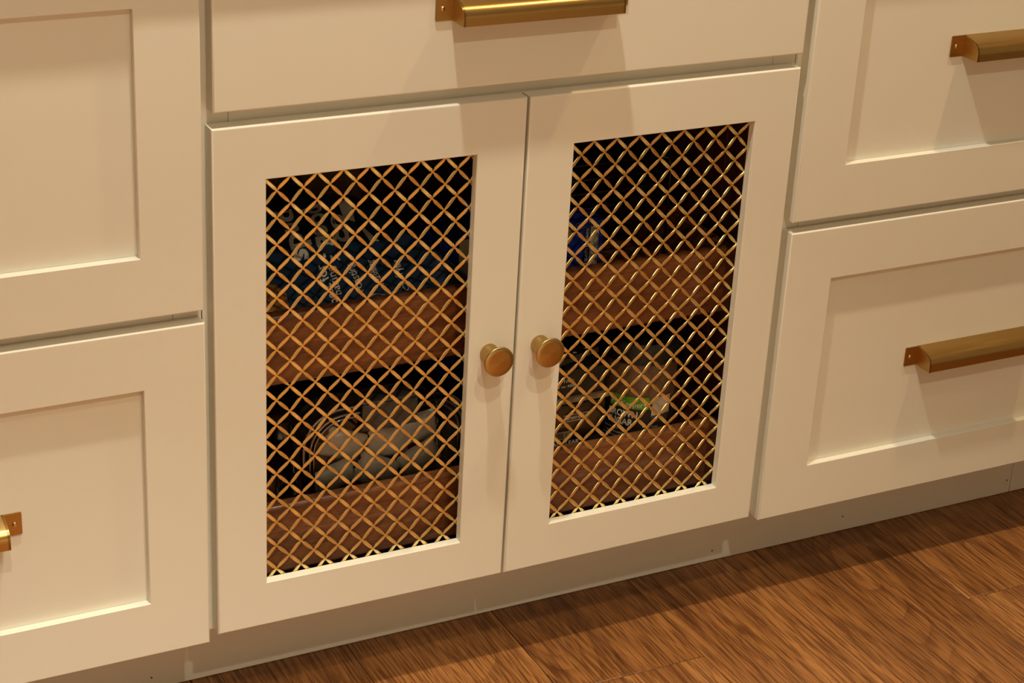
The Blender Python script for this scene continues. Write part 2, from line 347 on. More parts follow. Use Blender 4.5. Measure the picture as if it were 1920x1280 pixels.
# ------------------------------------------------------------------ cabinet parts
T = 0.0190           # door and drawer thickness
FY0, FY1 = 0.0195, 0.0385
def pull_mesh():
    """hooded brass pull, 0 at the middle of its back: x along, -y out of the drawer, z up"""
    hl, fl = 0.0920, 0.1103           # half length of hood, half length with flanges
    zt, zb, p = 0.0125, -0.0125, 0.0290
    outer = [(0.0, zt)]
    outer += [(-0.009, zt - 0.0016), (-0.0170, zt - 0.0034)]
    for i in range(8):                # rounded shoulder
        a = math.radians(22 + 68 * i / 7); r = 0.0125
        outer.append((-p + r - r * math.sin(a), zt - 0.0165 + r * math.cos(a)))
    outer += [(-p, zb)]
    th = 0.0016
    inner = []
    for i, (y, z) in enumerate(outer):
        a = outer[max(0, i - 1)]; b = outer[min(len(outer) - 1, i + 1)]; d = Vector((b[0] - a[0], b[1] - a[1])).normalized()
        inner.append((y - d.y * th if i else 0.0, z + d.x * th) if i < len(outer) - 1 else (y + th, zb))
    V, F = [], []; k = len(outer)
    for x in (-hl, hl):
        V += [(x, y, z) for y, z in outer] + [(x, y, z) for y, z in inner]
    o2 = 2 * k
    for i in range(k - 1):
        F.append((i, i + 1, o2 + i + 1, o2 + i)); F.append((k + i, o2 + k + i, o2 + k + i + 1, k + i + 1))
    F.append((k - 1, 2 * k - 1, o2 + 2 * k - 1, o2 + k - 1))
    F.append((0, o2, o2 + k, k))
    parts = [(V, F)]
    prof = outer + [(0.0, zb)]        # solid end plates
    n = len(prof)
    for s in (-1, 1):
        xa, xb = s * hl, s * (hl - 0.0022)
        V2 = [(xa + s * 0.0003, y, z) for y, z in prof] + [(xb, y, z) for y, z in prof]
        F2 = [list(range(n)), [n + i for i in range(n)]] + [(i, (i + 1) % n, n + (i + 1) % n, n + i) for i in range(n)]
        parts.append((V2, F2))
        xi, xo = s * (hl - 0.001), s * fl   # screw flange
        a, b = min(xi, xo), max(xi, xo)
        bm = bmesh.new(); bmesh.ops.create_cube(bm, size=1.0)
        for v in bm.verts: v.co = Vector(((a + b) / 2 + v.co.x * (b - a), -0.0011 + v.co.y * 0.0022, v.co.z * (zt - zb)))
        bmesh.ops.bevel(bm, geom=bm.edges[:], offset=0.0006, segments=2, affect='EDGES')
        bm.verts.index_update(); parts.append(([tuple(v.co) for v in bm.verts], [[v.index for v in f.verts] for f in bm.faces])); bm.free()
    V, F = join(*parts)
    me = bpy.data.meshes.new('pull'); me.from_pydata(V, [], F); me.validate()
    bm = bmesh.new(); bm.from_mesh(me); bmesh.ops.recalc_face_normals(bm, faces=bm.faces[:]); bm.to_mesh(me); bm.free()
    for q in me.polygons: q.use_smooth = True
    me.set_sharp_from_angle(angle=math.radians(32)); flat_axis(me); me.materials.append(M['pull']); return me
PULL = pull_mesh()
def screw_mesh():
    V, F = lathe([(0.0, -0.0016), (0.0012, -0.00155), (0.0022, -0.0011), (0.0027, -0.0004), (0.0028, 0.0)], 16, 'y')
    bar = ([(-0.0026, -0.0018, -0.0003), (0.0026, -0.0018, -0.0003), (0.0026, -0.0018, 0.0003), (-0.0026, -0.0018, 0.0003),
            (-0.0026, -0.0012, -0.0003), (0.0026, -0.0012, -0.0003), (0.0026, -0.0012, 0.0003), (-0.0026, -0.0012, 0.0003)], [])
    me = bpy.data.meshes.new('screw'); me.from_pydata(V, [], F); me.validate()
    for q in me.polygons: q.use_smooth = True
    me.materials.append(M['screw']); return me
SCREW = screw_mesh()
def add_pull(drawer, x, z, y=0.0):
    p = link('pull', PULL, drawer); at(p, drawer, (x, y, z)); tag(p, 'hooded brushed brass drawer pull')
    for s in (-1, 1):
        sc = link('screw', SCREW, drawer); at(sc, drawer, (x + s * 0.1030, y - 0.0021, z)); sc.rotation_euler = (0, 0.8 * s, 0)
def shaker(name, x0, x1, z0, z1, rail, parent, label):
    """five-piece drawer front: frame mesh, with the recessed panel as its own piece"""
    b = 0.0016; e = 0.0006
    loops = [ring(x0, x1, z0, z1, 0.0, T)] + bevel_loops(x0, x1, z0, z1, b)
    xi0, xi1, zi0, zi1 = x0 + rail, x1 - rail, z0 + rail, z1 - rail
    loops += [(xi0 - e, xi1 + e, zi0 - e, zi1 + e, 0.0), (xi0, xi1, zi0, zi1, e), (xi0, xi1, zi0, zi1, 0.0088), (xi0 - 0.01, xi1 + 0.01, zi0 - 0.01, zi1 + 0.01, 0.0088), (xi0 - 0.01, xi1 + 0.01, zi0 - 0.01, zi1 + 0.01, T)]
    V, F = loops_mesh(loops)
    o = mk(name, [Vector(v) - parent_loc(parent) for v in V], F, M['paint'], parent, smooth=True, angle=40, flat=True); tag(o, label)
    box('panel', xi0 - 0.008, xi1 + 0.008, 0.0091, 0.0150, zi0 - 0.008, zi1 + 0.008, M['paint'], o)
    return o
def slab_front(name, x0, x1, z0, z1, parent, label):
    loops = [ring(x0, x1, z0, z1, 0.0, T)] + bevel_loops(x0, x1, z0, z1, 0.0018)
    V, F = loops_mesh(loops, close=False); n = len(loops)
    F += [(0, 1, 2, 3), tuple((n - 1) * 4 + i for i in range(4))]
    o = mk(name, [Vector(v) - parent_loc(parent) for v in V], F, M['paint'], parent, smooth=True, angle=40, flat=True); return tag(o, label)
CT = 0.897           # top of the cabinet boxes
def carcass(root, xa, xb, mat_in):
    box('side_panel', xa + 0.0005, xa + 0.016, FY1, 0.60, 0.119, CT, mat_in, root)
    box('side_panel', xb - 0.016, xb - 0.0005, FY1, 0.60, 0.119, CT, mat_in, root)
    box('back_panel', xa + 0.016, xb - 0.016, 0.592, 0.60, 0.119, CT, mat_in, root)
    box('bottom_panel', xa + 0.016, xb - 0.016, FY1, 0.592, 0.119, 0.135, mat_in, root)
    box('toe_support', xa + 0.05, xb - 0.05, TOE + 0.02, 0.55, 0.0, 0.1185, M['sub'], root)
def frame_members(root, xa, xb, sw, rails):
    e = 0.0002
    box('stile', xa + e, xa + sw - e, FY0, FY1, 0.119, CT, M['paint'], root, bev=0.0004, seg=1)
    box('stile', xb - sw + e, xb - e, FY0, FY1, 0.119, CT, M['paint'], root, bev=0.0004, seg=1)
    for z0, z1 in rails: box('rail', xa + sw + e, xb - sw - e, FY0, FY1, z0, z1, M['paint'], root, bev=0.0004, seg=1)

XB0, XB1 = -0.0060, 0.6910       # joints between the three cabinets
# ---- centre cabinet
cc = empty('base_cabinet', (0.3425, 0.3, 0.0)); tag(cc, 'cream base cabinet with two brass mesh doors under a plain top drawer', 'cabinet')
frame_members(cc, XB0, XB1, 0.030, [(0.119, 0.150), (0.676, 0.738), (0.868, CT)])
carcass(cc, XB0, XB1, M['carcass'])
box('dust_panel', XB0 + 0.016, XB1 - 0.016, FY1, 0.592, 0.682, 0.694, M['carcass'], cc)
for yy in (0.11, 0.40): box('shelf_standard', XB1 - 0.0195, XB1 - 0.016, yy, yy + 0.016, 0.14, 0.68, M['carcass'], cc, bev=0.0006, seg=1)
td = slab_front('drawer', 0.0019, 0.6870, Z0 + 0.5909, Z0 + 0.764, cc, 'plain cream slab drawer front above the mesh doors'); add_pull(td, 0.3438, Z0 + 0.6765)

# ---- brass wire strips
PX, PZ = 0.0285, 0.0293
def strip(parent, pa, pb, ta, tb, sgn):
    """crimped flat wire between lattice parameters ta..tb along pa -> direction pb per unit; nodes at whole t; sgn: over at even t"""
    du = Vector((pb[0], 0, pb[1])); ln = du.length; d = du / ln; s = Vector((-d.z, 0, d.x))
    ts = []
    t = math.floor(ta) - 1
    while t <= tb + 1:
        for f in (-0.5, -0.34, -0.22, -0.13, 0.0, 0.13, 0.22, 0.34):
            q = t + f
            if ta < q < tb: ts.append(q)
        t += 1
    ts = [ta] + ts + [tb]
    V, F = [], []
    for q in ts:
        f = abs(q - round(q))
        w = 0.00200 if f > 0.26 else (0.00185 if f > 0.18 else (0.00125 if f > 0.06 else 0.00110))
        ph = math.cos(math.pi * q); off = -sgn * 0.00068 * max(-1, min(1, 1.5 * ph))
        c = Vector((pa[0], 0, pa[1])) + du * q + Vector((0, 0.0118 + off, 0)); th = 0.00062
        for a, b in ((-1, 0.15), (-0.72, 1), (0.72, 1), (1, 0.15), (0.72, -1), (-0.72, -1)): V.append(c + s * (w * a) + Vector((0, -th * b, 0)))
    n = len(ts)
    for i in range(n - 1):
        for k in range(6): F.append((i * 6 + k, i * 6 + (k + 1) % 6, (i + 1) * 6 + (k + 1) % 6, (i + 1) * 6 + k))
    F += [tuple(range(6)), tuple((n - 1) * 6 + k for k in range(6))]
    return mk('wire', [v - parent_loc(parent) for v in V], F, M['wire'], parent, smooth=True, angle=35)
def wire_mesh(door, x0, x1, z0, z1, nx, nz):
    m = 0.0045; x0 -= m; x1 += m; z0 -= m; z1 += m
    for sg in (-1, 1):                  # -1: falling to the right, +1: rising to the right
        for k in range(-20, 40):
            ax = nx + k * PX; dx, dz = PX / 2, sg * PZ / 2
            t0, t1 = sorted(((x0 - ax) / dx, (x1 - ax) / dx)); u0, u1 = sorted(((z0 - nz) / dz, (z1 - nz) / dz))
            ta, tb = max(t0, u0), min(t1, u1)
            if tb - ta > 0.35: strip(door, (ax, nz), (dx, dz), ta, tb, 1 if sg < 0 else -1)
def knob_mesh():
    prof = [(0.0, 0.0), (0.0106, 0.0), (0.0108, -0.0010), (0.0102, -0.0050), (0.0089, -0.0095), (0.0089, -0.0125), (0.0098, -0.0160), (0.0122, -0.0195), (0.0150, -0.0222), (0.0168, -0.0238), (0.0174, -0.0247), (0.0174, -0.0262), (0.0168, -0.0269), (0.0120, -0.0273), (0.0060, -0.0276), (0.0008, -0.0278), (0.0, -0.0278)]
    V, F = lathe(prof[1:-1], 48, 'y')
    me = bpy.data.meshes.new('knob'); me.from_pydata(V, [], F); me.validate()
    bm = bmesh.new(); bm.from_mesh(me); bmesh.ops.recalc_face_normals(bm, faces=bm.faces[:]); bm.to_mesh(me); bm.free()
    for q in me.polygons: q.use_smooth = True
    me.set_sharp_from_angle(angle=math.radians(45)); me.materials.append(M['knob']); return me
KNOB = knob_mesh()
def mesh_door(x0, x1, z0, z1, ox0, ox1, oz0, oz1, hinge_x, ang, kx, kz, nx, nz, label):
    b = 0.0018; e = 0.0007; lip = 0.0105; rb = 0.007
    d = bpy.data.objects.new('door', None)
    loops = [ring(x0, x1, z0, z1, 0.0, T)] + bevel_loops(x0, x1, z0, z1, b)
    loops += [(ox0 - e, ox1 + e, oz0 - e, oz1 + e, 0.0), (ox0, ox1, oz0, oz1, e), (ox0, ox1, oz0, oz1, lip), (ox0 - rb, ox1 + rb, oz0 - rb, oz1 + rb, lip), (ox0 - rb, ox1 + rb, oz0 - rb, oz1 + rb, T)]
    V, F = loops_mesh(loops)
    o = mk('door', [Vector((v[0] - hinge_x, v[1] - T, v[2] - z0)) for v in V], F, M['paint'], cc, smooth=True, angle=40, flat=True)
    at(o, cc, (hinge_x, T, z0)); tag(o, label)
    # children are laid out in world coordinates with the door shut, then swing with it
    wire_mesh(o, ox0, ox1, oz0, oz1, nx, nz)
    k = link('knob', KNOB, o); at(k, o, (kx, 0.0, kz)); tag(k, 'round brass knob with a flared stem')
    o.rotation_euler = (0, 0, ang)
    return o
dl = mesh_door(0.0, 0.3426, Z0, Z0 + 0.575, 0.0558, 0.2872, Z0 + 0.0536, Z0 + 0.5181, 0.0, math.radians(-0.36), 0.3116, Z0 + 0.2880, 0.0713, Z0 + 0.5005, 'cream door with brass lattice, knob on its right stile')
dr = mesh_door(0.3454, 0.6858, Z0, Z0 + 0.575, 0.4013, 0.6312, Z0 + 0.0536, Z0 + 0.5181, 0.6858, math.radians(0.39), 0.3735, Z0 + 0.2885, 0.4180, Z0 + 0.4992, 'cream door with brass lattice, knob on its left stile')

# ---- roll-out trays
def tray(z0, z1, label):
    xa, xb = XB0 + 0.040, XB1 - 0.0315
    t = box('pull_out_tray', xa + 0.012, xb - 0.012, 0.062, 0.52, z0 + 0.006, z0 + 0.012, M['tray'], cc); tag(t, label)
    box('front_board', xa, xb, 0.046, 0.062, z0, z1, M['tray'], t, bev=0.0042, seg=3)
    box('side_board', xa, xa + 0.012, 0.0622, 0.53, z0, z1 - 0.002, M['tray'], t, bev=0.0015, seg=1)
    box('side_board', xb - 0.012, xb, 0.0622, 0.53, z0, z1 - 0.002, M['tray'], t, bev=0.0015, seg=1)
    box('back_board', xa + 0.012, xb - 0.012, 0.5202, 0.53, z0, z1 - 0.002, M['tray'], t, bev=0.0015, seg=1)
    return t
tray(0.3875, 0.4695, 'upper roll-out tray with a red-brown wooden front')
tray(0.1548, 0.2405, 'lower roll-out tray with a red-brown wooden front')
UF, LF = 0.3995, 0.1668            # tray floors

# ---- drawer cabinets
CXL, CXR = -0.3123, 1.0112
PZL, PZU = 0.3024, 0.7016
def drawer_cabinet(xa, xb, dx0, dx1, labels, root_label, cx, zs, lower_handle=True):
    root = empty('drawer_cabinet', ((xa + xb) / 2, 0.3, 0.0)); tag(root, root_label, 'cabinet')
    frame_members(root, xa, xb, 0.030, [(0.119, 0.150), (0.478, 0.526), (0.868, CT)])
    carcass(root, xa, xb, M['carcass'])
    lo = shaker('drawer', dx0, dx1, Z0 - 0.0074, Z0 + zs[0], 0.0648, root, labels[0]); add_pull(lo, cx, PZL, 0.0091)
    up = shaker('drawer', dx0, dx1, Z0 + zs[1], Z0 + 0.764, 0.0645, root, labels[1]); add_pull(up, cx, PZU, 0.0091)
    return root
drawer_cabinet(-0.630, XB0 - 0.0006, -0.6187, -0.0095, ('lower cream drawer front with a recessed panel', 'upper cream drawer front with a recessed panel'), 'cream two-drawer cabinet to the left of the mesh doors', CXL, (0.3728, 0.3866))
drawer_cabinet(XB1 + 0.0006, 1.331, 0.7000, 1.3220, ('lower cream drawer front with a recessed panel', 'upper cream drawer front with a recessed panel'), 'cream two-drawer cabinet to the right of the mesh doors', CXR, (0.3739, 0.3876))
ct = box('countertop', -0.655, 1.36, -0.0185, 0.62, 0.8975, 0.928, M['stone'], bev=0.002); tag(ct, 'pale stone countertop lying on the cabinets', 'countertop')

# ------------------------------------------------------------------ things in the upper tray
BX0, BX1, BY0, BY1 = -0.0, 0.362, 0.066, 0.30
BX0 = 0.046 - 0.0
def bag_z(x, y):
    xl, xr, yl = -0.02, 0.362, 0.066
    k = max(0.0, min(1.0, (x - 0.255) / 0.05)); k = k * k * (3 - 2 * k); yr = 0.30 - 0.172 * k
    a = (x - (xl + xr) / 2) / ((xr - xl) / 2); b = (y - (yl + yr) / 2) / ((yr - yl) / 2)
    e = max(0.0, (1 - min(1, abs(a)) ** 4) * (1 - min(1, abs(b)) ** 4)) ** 0.45
    if x < 0.075: e *= max(0.0, min(1.0, (x - 0.048) / 0.027)) ** 0.5
    taper = 1 - 0.62 * max(0.0, (a - 0.15) / 0.85) ** 1.5
    return 0.4005 + e * (0.045 + 0.10 * (b + 1) / 2 * taper) + 0.004 * e * math.sin(38 * x + 1) * math.sin(47 * y) + 0.0022 * e * math.sin(120 * x + 60 * y) * math.sin(90 * y - 40 * x)
def bag():
    nx, ny = 64, 48; xa, xb, ya, yb = 0.049, 0.362, 0.0665, 0.30
    V, F = [], []
    for i in range(nx + 1):
        for j in range(ny + 1):
            x = xa + (xb - xa) * i / nx; k = max(0.0, min(1.0, (x - 0.255) / 0.05)); k = k * k * (3 - 2 * k)
            y = ya + (0.30 - 0.172 * k - ya) * j / ny; V.append((x, y, bag_z(x, y)))
    base = len(V)
    for i in range(nx + 1):
        for j in range(ny + 1): x, y, z = V[i * (ny + 1) + j]; V.append((x, y, 0.3998))
    for i in range(nx):
        for j in range(ny):
            a = i * (ny + 1) + j; q = (a, a + ny + 1, a + ny + 2, a + 1); F.append(q); F.append(tuple(base + c for c in reversed(q)))
    rim = [j for j in range(ny + 1)] + [i * (ny + 1) + ny for i in range(1, nx + 1)] + [nx * (ny + 1) + j for j in range(ny - 1, -1, -1)] + [i * (ny + 1) for i in range(nx - 1, 0, -1)]
    for a, b in zip(rim, rim[1:] + rim[:1]): F.append((a, b, base + b, base + a))
    root = empty('potato_bag', (0.20, 0.18, UF)); tag(root, 'navy blue plastic bag of potatoes with white lettering in the upper tray', 'bag')
    mk('film', [Vector(v) - root.location for v in V], F, M['bag'], root, smooth=True, angle=70)
    def line(s, S, E, U, off):
        S, E, U = Vector(S), Vector(E), Vector(U) - Vector(S)
        def f(u, v):
            p = S + (E - S) * u + U * v; return (p.x, p.y, bag_z(p.x, p.y) + 0.0009)
        lettering('lettering', s, f, M['ink'], root, off)
    line('spud', (0.1607, 0.1490), (0.1690, 0.2300), (0.1365, 0.1455), 0.035)
    line('good', (0.1909, 0.1600), (0.2060, 0.2330), (0.1665, 0.1560), 0.035)
    line('co', (0.2176, 0.1690), (0.2255, 0.2150), (0.1930, 0.1630), 0.035)
    line('best for', (0.1745, 0.0971), (0.1741, 0.1407), (0.1645, 0.0955), 0.012)
    line('baking', (0.1830, 0.1072), (0.1838, 0.1350), (0.1735, 0.1061), 0.008)
    line('roasting', (0.2087, 0.1060), (0.2080, 0.1390), (0.1992, 0.1050), 0.008)
    line('mashing', (0.2331, 0.1080), (0.2333, 0.1410), (0.2236, 0.1070), 0.008)
    line('frying', (0.2590, 0.1135), (0.2646, 0.1393), (0.2495, 0.1123), 0.008)
    def patch(name, pts, mat, n=6, h=0.0010):
        # fan of the polygon, refined so that it follows the film
        bm = bmesh.new(); vs_ = [bm.verts.new((x, y, 0)) for x, y in pts]; bm.faces.new(vs_); bmesh.ops.triangulate(bm, faces=bm.faces[:])
        bmesh.ops.subdivide_edges(bm, edges=bm.edges[:], cuts=n, use_grid_fill=True)
        for v in bm.verts: v.co.z = bag_z(v.co.x, v.co.y) + h; v.co -= root.location
        me = bpy.data.meshes.new(name); bm.to_mesh(me); bm.free(); return link(name, me, root, mat)
    patch('banner', [(0.2244, 0.2022), (0.2357, 0.1976), (0.2431, 0.2302), (0.2274, 0.2308)], M['ink'])
    patch('banner', [(0.2388, 0.1896), (0.2443, 0.1929), (0.2562, 0.1744), (0.2439, 0.1745)], M['ink'])
    for a, b in (((0.178, 0.147), (0.1805, 0.153)), ((0.186, 0.141), (0.1865, 0.149)), ((0.1945, 0.143), (0.1925, 0.150))):
        d = (Vector(b) - Vector(a)).normalized() * 0.0016; n_ = (-d.y, d.x)
        patch('ray_mark', [(a[0] - n_[0], a[1] - n_[1]), (a[0] + n_[0], a[1] + n_[1]), (b[0] + n_[0], b[1] + n_[1]), (b[0] - n_[0], b[1] - n_[1])], M['ink'], 1)
    ringp = [(0.2566 + 0.0030 * math.cos(t * math.pi / 8), 0.1010 + 0.0045 * math.sin(t * math.pi / 8)) for t in range(16)]
    V, F = tube([(x, y, bag_z(x, y) + 0.0006) for x, y in ringp], 0.0005, 5, True)
    mk('drawn_ring', [Vector(v) - root.location for v in V], F, M['ink'], root)
    V, F = tube([(0.2122 + 0.041 * i / 10, 0.0985 + 0.0015 * math.sin(i * 0.9), bag_z(0.2122 + 0.041 * i / 10, 0.0985 + 0.0015 * math.sin(i * 0.9)) + 0.0005) for i in range(11)], 0.0004, 5)
    mk('drawn_line', [Vector(v) - root.location for v in V], F, M['ink'], root)
    patch('clear_window', [(0.080, 0.090), (0.108, 0.088), (0.118, 0.096), (0.112, 0.104), (0.120, 0.112), (0.112, 0.122), (0.098, 0.126), (0.082, 0.120)], M['potato'], 4)
bag()

def carton():
    root = empty('blue_carton', (0.418, 0.175, UF)); tag(root, 'bright blue carton with a cream side panel behind the potato bag', 'box')
    x0, x1, y0, y1, z0, z1 = 0.312, 0.5255, 0.132, 0.205, UF + 0.0005, 0.4895
    # fit the carton behind the bag's right end
    box('body', x0, x1, y0, y1, z0, z1, M['blue'], root, bev=0.0008, seg=1)
    f = y0 - 0.0004
    def quad(name, xa, xb, za, zb, mat, yy=f): return mk(name, [Vector(p) - root.location for p in ((xa, yy, za), (xb, yy, za), (xb, yy, zb), (xa, yy, zb))], [(0, 1, 2, 3)], mat, root)
    quad('cream_panel', 0.3365, 0.380, z0 + 0.004, z1 - 0.001, M['cream'])
    V = [(0.468 + 0.017 * math.cos(t * math.pi / 12) * 0.9, f, 0.474 + 0.013 * math.sin(t * math.pi / 12)) for t in range(24)]
    mk('yellow_picture', [Vector(v) - root.location for v in V], [tuple(range(24))], M['yellow'], root)
    quad('black_strip', 0.4995, 0.5060, 0.428, 0.4825, M['inkdark'])
    quad('guarantee_label', 0.5075, 0.5185, 0.430, 0.4830, M['cream'])
    lettering('lettering', 'OUR QUALITY GUARANTEE', lambda u, v: (0.5048 - 0.0036 * v, f - 0.0004, 0.4295 + 0.052 * u), M['ink'], root, 0.004)
    # signature scribble
    V, F = tube([(0.5125 + 0.0018 * math.sin(i * 1.7), f - 0.0003, 0.434 + 0.042 * i / 24) for i in range(25)], 0.0003, 4)
    mk('signature', [Vector(v) - root.location for v in V], F, M['inkdark'], root)
    lettering('lettering', 'satisfaction guaranteed', lambda u, v: (0.5175 - 0.0018 * v, f - 0.0004, 0.434 + 0.040 * u), M['inkdark'], root, 0.0)
carton()

def rack():
    root = empty('wire_rack', (0.46, 0.23, UF)); tag(root, 'black coated wire rack standing around the blue carton', 'rack')
    xa, xb, ya, yb = 0.285, 0.602, 0.118, 0.36; za, zb = UF + 0.002, 0.566
    def w(name, pts, r=0.0014, closed=False):
        V, F = tube(pts, r, 6, closed); mk(name, [Vector(v) - root.location for v in V], F, M['blackwire'], root, smooth=True)
    def framep(y):
        p = rrect((xa + xb) / 2, (za + zb) / 2, xb - xa, zb - za, 0.014, 5); return [(x, y, z) for x, z in p]
    xa_bag = xa
    w('frame_wire', framep(0.222), 0.0022, True) if False else None
    for y in (ya, yb): 
        w('upright_wire', [(xb, y, za), (xb, y, zb - 0.012), (xb - 0.004, y, zb - 0.003), (xb - 0.014, y, zb)], 0.0020)
        w('upright_wire', [(0.388, y, za) , (0.388, y, zb)], 0.0018)
        for z in (zb, 0.548, 0.531, 0.512, 0.4925): w('cross_wire', [(0.374 if z < 0.52 else 0.374, y, z), (xb - (0.014 if z == zb else 0), y, z)], 0.0013)
    for z in (zb - 0.003, 0.512):
        w('side_wire', [(xb, ya, z), (xb, yb, z)], 0.0014)
    for i in range(12):
        x = 0.392 + (xb - 0.396) * i / 11; w('shelf_wire', [(x, ya, 0.512), (x, yb, 0.512)], 0.0010)
rack()

def kraft_bag(x0, x1, y0, y1, h, label, lean):
    nx, nz = 10, 12; V, F = [], []
    cx, cy = (x0 + x1) / 2, (y0 + y1) / 2
    n = 24
    for j in range(nz + 1):
        t = j / nz; pinch = 1 - 0.75 * max(0, (t - 0.55) / 0.45) ** 1.3
        for i in range(n):
            a = 2 * math.pi * i / n; ca, sa = math.cos(a), math.sin(a)
            sx = math.copysign(abs(ca) ** 0.45, ca) * (x1 - x0) / 2 * (1 - 0.05 * t + 0.02 * math.sin(9 * t + i)); sy = math.copysign(abs(sa) ** 0.45, sa) * (y1 - y0) / 2 * pinch
            V.append((cx + sx, cy + sy + lean * t, UF + 0.0006 + h * t))
    for j in range(nz):
        for i in range(n): F.append((j * n + i, j * n + (i + 1) % n, (j + 1) * n + (i + 1) % n, (j + 1) * n + i))
    F += [tuple(range(n)), tuple(nz * n + i for i in range(n))]
    root = empty('paper_bag', (cx, cy, UF)); tag(root, label, 'bag')
    mk('paper', [Vector(v) - root.location for v in V], F, M['kraft'], root, smooth=True, angle=60)
    box('fold_clip', cx - (x1 - x0) * 0.40, cx + (x1 - x0) * 0.40, cy + lean - 0.009, cy + lean + 0.007, UF + h - 0.012, UF + h + 0.002, M['kraft'], root, bev=0.001, seg=1)
kraft_bag(0.110, 0.205, 0.312, 0.372, 0.125, 'brown paper bag at the back left of the upper tray', 0.004)
kraft_bag(0.222, 0.305, 0.318, 0.378, 0.112, 'brown paper bag behind the middle of the potato bag', 0.0)

# ------------------------------------------------------------------ things in the lower tray
def container():
    cx, cz, w, h, r = 0.232, 0.2475, 0.206, 0.158, 0.046
    root = empty('glass_container', (cx, 0.12, LF)); tag(root, 'clear glass food container stood on edge with its snap lid facing out', 'container')
    yl = 0.084
    outer = rrect(cx, cz, w, h, r, 10); n = len(outer)
    def sc(s): return [(cx + (x - cx) * (1 - 2 * s / w), cz + (z - cz) * (1 - 2 * s / h)) for x, z in outer]
    # body: open towards the lid, closed at the back
    V = []; rings_ = [(sc(0.006), yl + 0.006), (sc(0.008), yl + 0.05), (sc(0.011), yl + 0.068), (sc(0.020), yl + 0.074)]
    for pts, y in rings_: V += [(x, y, z) for x, z in pts]
    F = []
    for k in range(len(rings_) - 1):
        for i in range(n): F.append((k * n + i, k * n + (i + 1) % n, (k + 1) * n + (i + 1) % n, (k + 1) * n + i))
    F.append(tuple((len(rings_) - 1) * n + i for i in range(n)))
    mk('glass_body', [Vector(v) - root.location for v in V], F, M['glass'], root, smooth=True, angle=50)
    for ins, y, rr in ((0.0022, yl + 0.003, 0.0024), (0.0085, yl - 0.0005, 0.0018), (0.0135, yl + 0.0005, 0.0016)):
        V, F = tube([(x, y, z) for x, z in sc(ins)], rr, 8, True); mk('lid_rim', [Vector(v) - root.location for v in V], F, M['rim'], root, smooth=True)
    V = [(x, yl + 0.002, z) for x, z in sc(0.013)] ; mk('lid_panel', [Vector(v) - root.location for v in V], [tuple(range(n))], M['glass'], root)
    box('snap_clip', cx - 0.034, cx + 0.034, yl - 0.0065, yl - 0.0025, cz + h / 2 - 0.031, cz + h / 2 + 0.002, M['grey'], root, bev=0.0015)
    box('snap_clip_hinge', cx - 0.034, cx + 0.034, yl - 0.0065, yl + 0.012, cz + h / 2 + 0.0022, cz + h / 2 + 0.0052, M['grey'], root, bev=0.001)
    # wrapped packets inside
    def packet():
        nx, nz = 14, 8; V, F = [], []; L2, H2 = 0.026, 0.0185
        for side in (-1, 1):
            for i in range(nx + 1):
                for j in range(nz + 1):
                    a = -1 + 2 * i / nx; b = -1 + 2 * j / nz
                    th = 0.0065 * max(0, 1 - abs(a) ** 3) ** 0.6 * max(0, 1 - b * b) ** 0.5
                    zig = 0.0012 * ((j % 2) * 2 - 1) if abs(a) > 0.99 else 0
                    V.append((a * L2 + zig * (1 if a > 0 else -1), side * (th + 0.0002) + 0.0006 * math.sin(9 * b + 5 * a), b * H2))
        m_ = (nx + 1) * (nz + 1)
        for s in (0, 1):
            for i in range(nx):
                for j in range(nz):
                    a = s * m_ + i * (nz + 1) + j; F.append((a, a + nz + 1, a + nz + 2, a + 1) if s == 0 else (a + 1, a + nz + 2, a + nz + 1, a))
        for i in range(nx): 
            for j in (0, nz): a = i * (nz + 1) + j; F.append((a, a + nz + 1, m_ + a + nz + 1, m_ + a))
        for j in range(nz):
            for i in (0, nx): a = i * (nz + 1) + j; F.append((a, a + 1, m_ + a + 1, m_ + a))
        me = bpy.data.meshes.new('packet'); me.from_pydata(V, [], F); me.validate()
        bm = bmesh.new(); bm.from_mesh(me); bmesh.ops.recalc_face_normals(bm, faces=bm.faces[:]); bm.to_mesh(me); bm.free()
        for q in me.polygons: q.use_smooth = True
        me.materials.append(M['packet']); return me
    pm = packet()
    spots = [(-0.056, 0.101, 0.196, 12, 0), (-0.004, 0.100, 0.194, -8, 4), (0.050, 0.101, 0.198, 20, -6), (-0.058, 0.101, 0.232, -14, 6), (-0.006, 0.100, 0.230, 25, -4), (0.048, 0.101, 0.236, -22, 5), (0.016, 0.1165, 0.255, 5, 0),
             (-0.040, 0.1170, 0.262, 24, 3), (0.050, 0.1175, 0.266, -10, -3)]
    for i, (dx, y, z, a, b) in enumerate(spots):
        p = link('packet', pm); p.location = (cx + dx, y, z); p.rotation_euler = (math.radians(b), math.radians(a), math.radians(b))
        tag(p, 'small white crimped packet inside the glass snap-lid container', 'packet', 'white packets in the glass container')
container()

def jar(x, y, r, h, label):
    root = empty('glass_jar', (x, y, LF)); tag(root, label, 'jar')
    V, F = lathe([(r * 0.2, 0.0006), (r * 0.92, 0.0006), (r, 0.006), (r, h * 0.72), (r * 0.85, h * 0.84), (r * 0.70, h * 0.90)], 28)
    F = F[:-1]; mk('glass_body', V, F, M['clearplastic'], root, smooth=True, angle=50)
    V, F = lathe([(0.001, h * 0.90), (r * 0.76, h * 0.90), (r * 0.78, h * 0.92), (r * 0.78, h * 0.99), (r * 0.74, h), (0.001, h)], 28)
    mk('lid', V, F, M['steel'], root, smooth=True, angle=40)
jar(0.150, 0.215, 0.034, 0.108, 'squat glass jar with a steel lid behind the glass container')

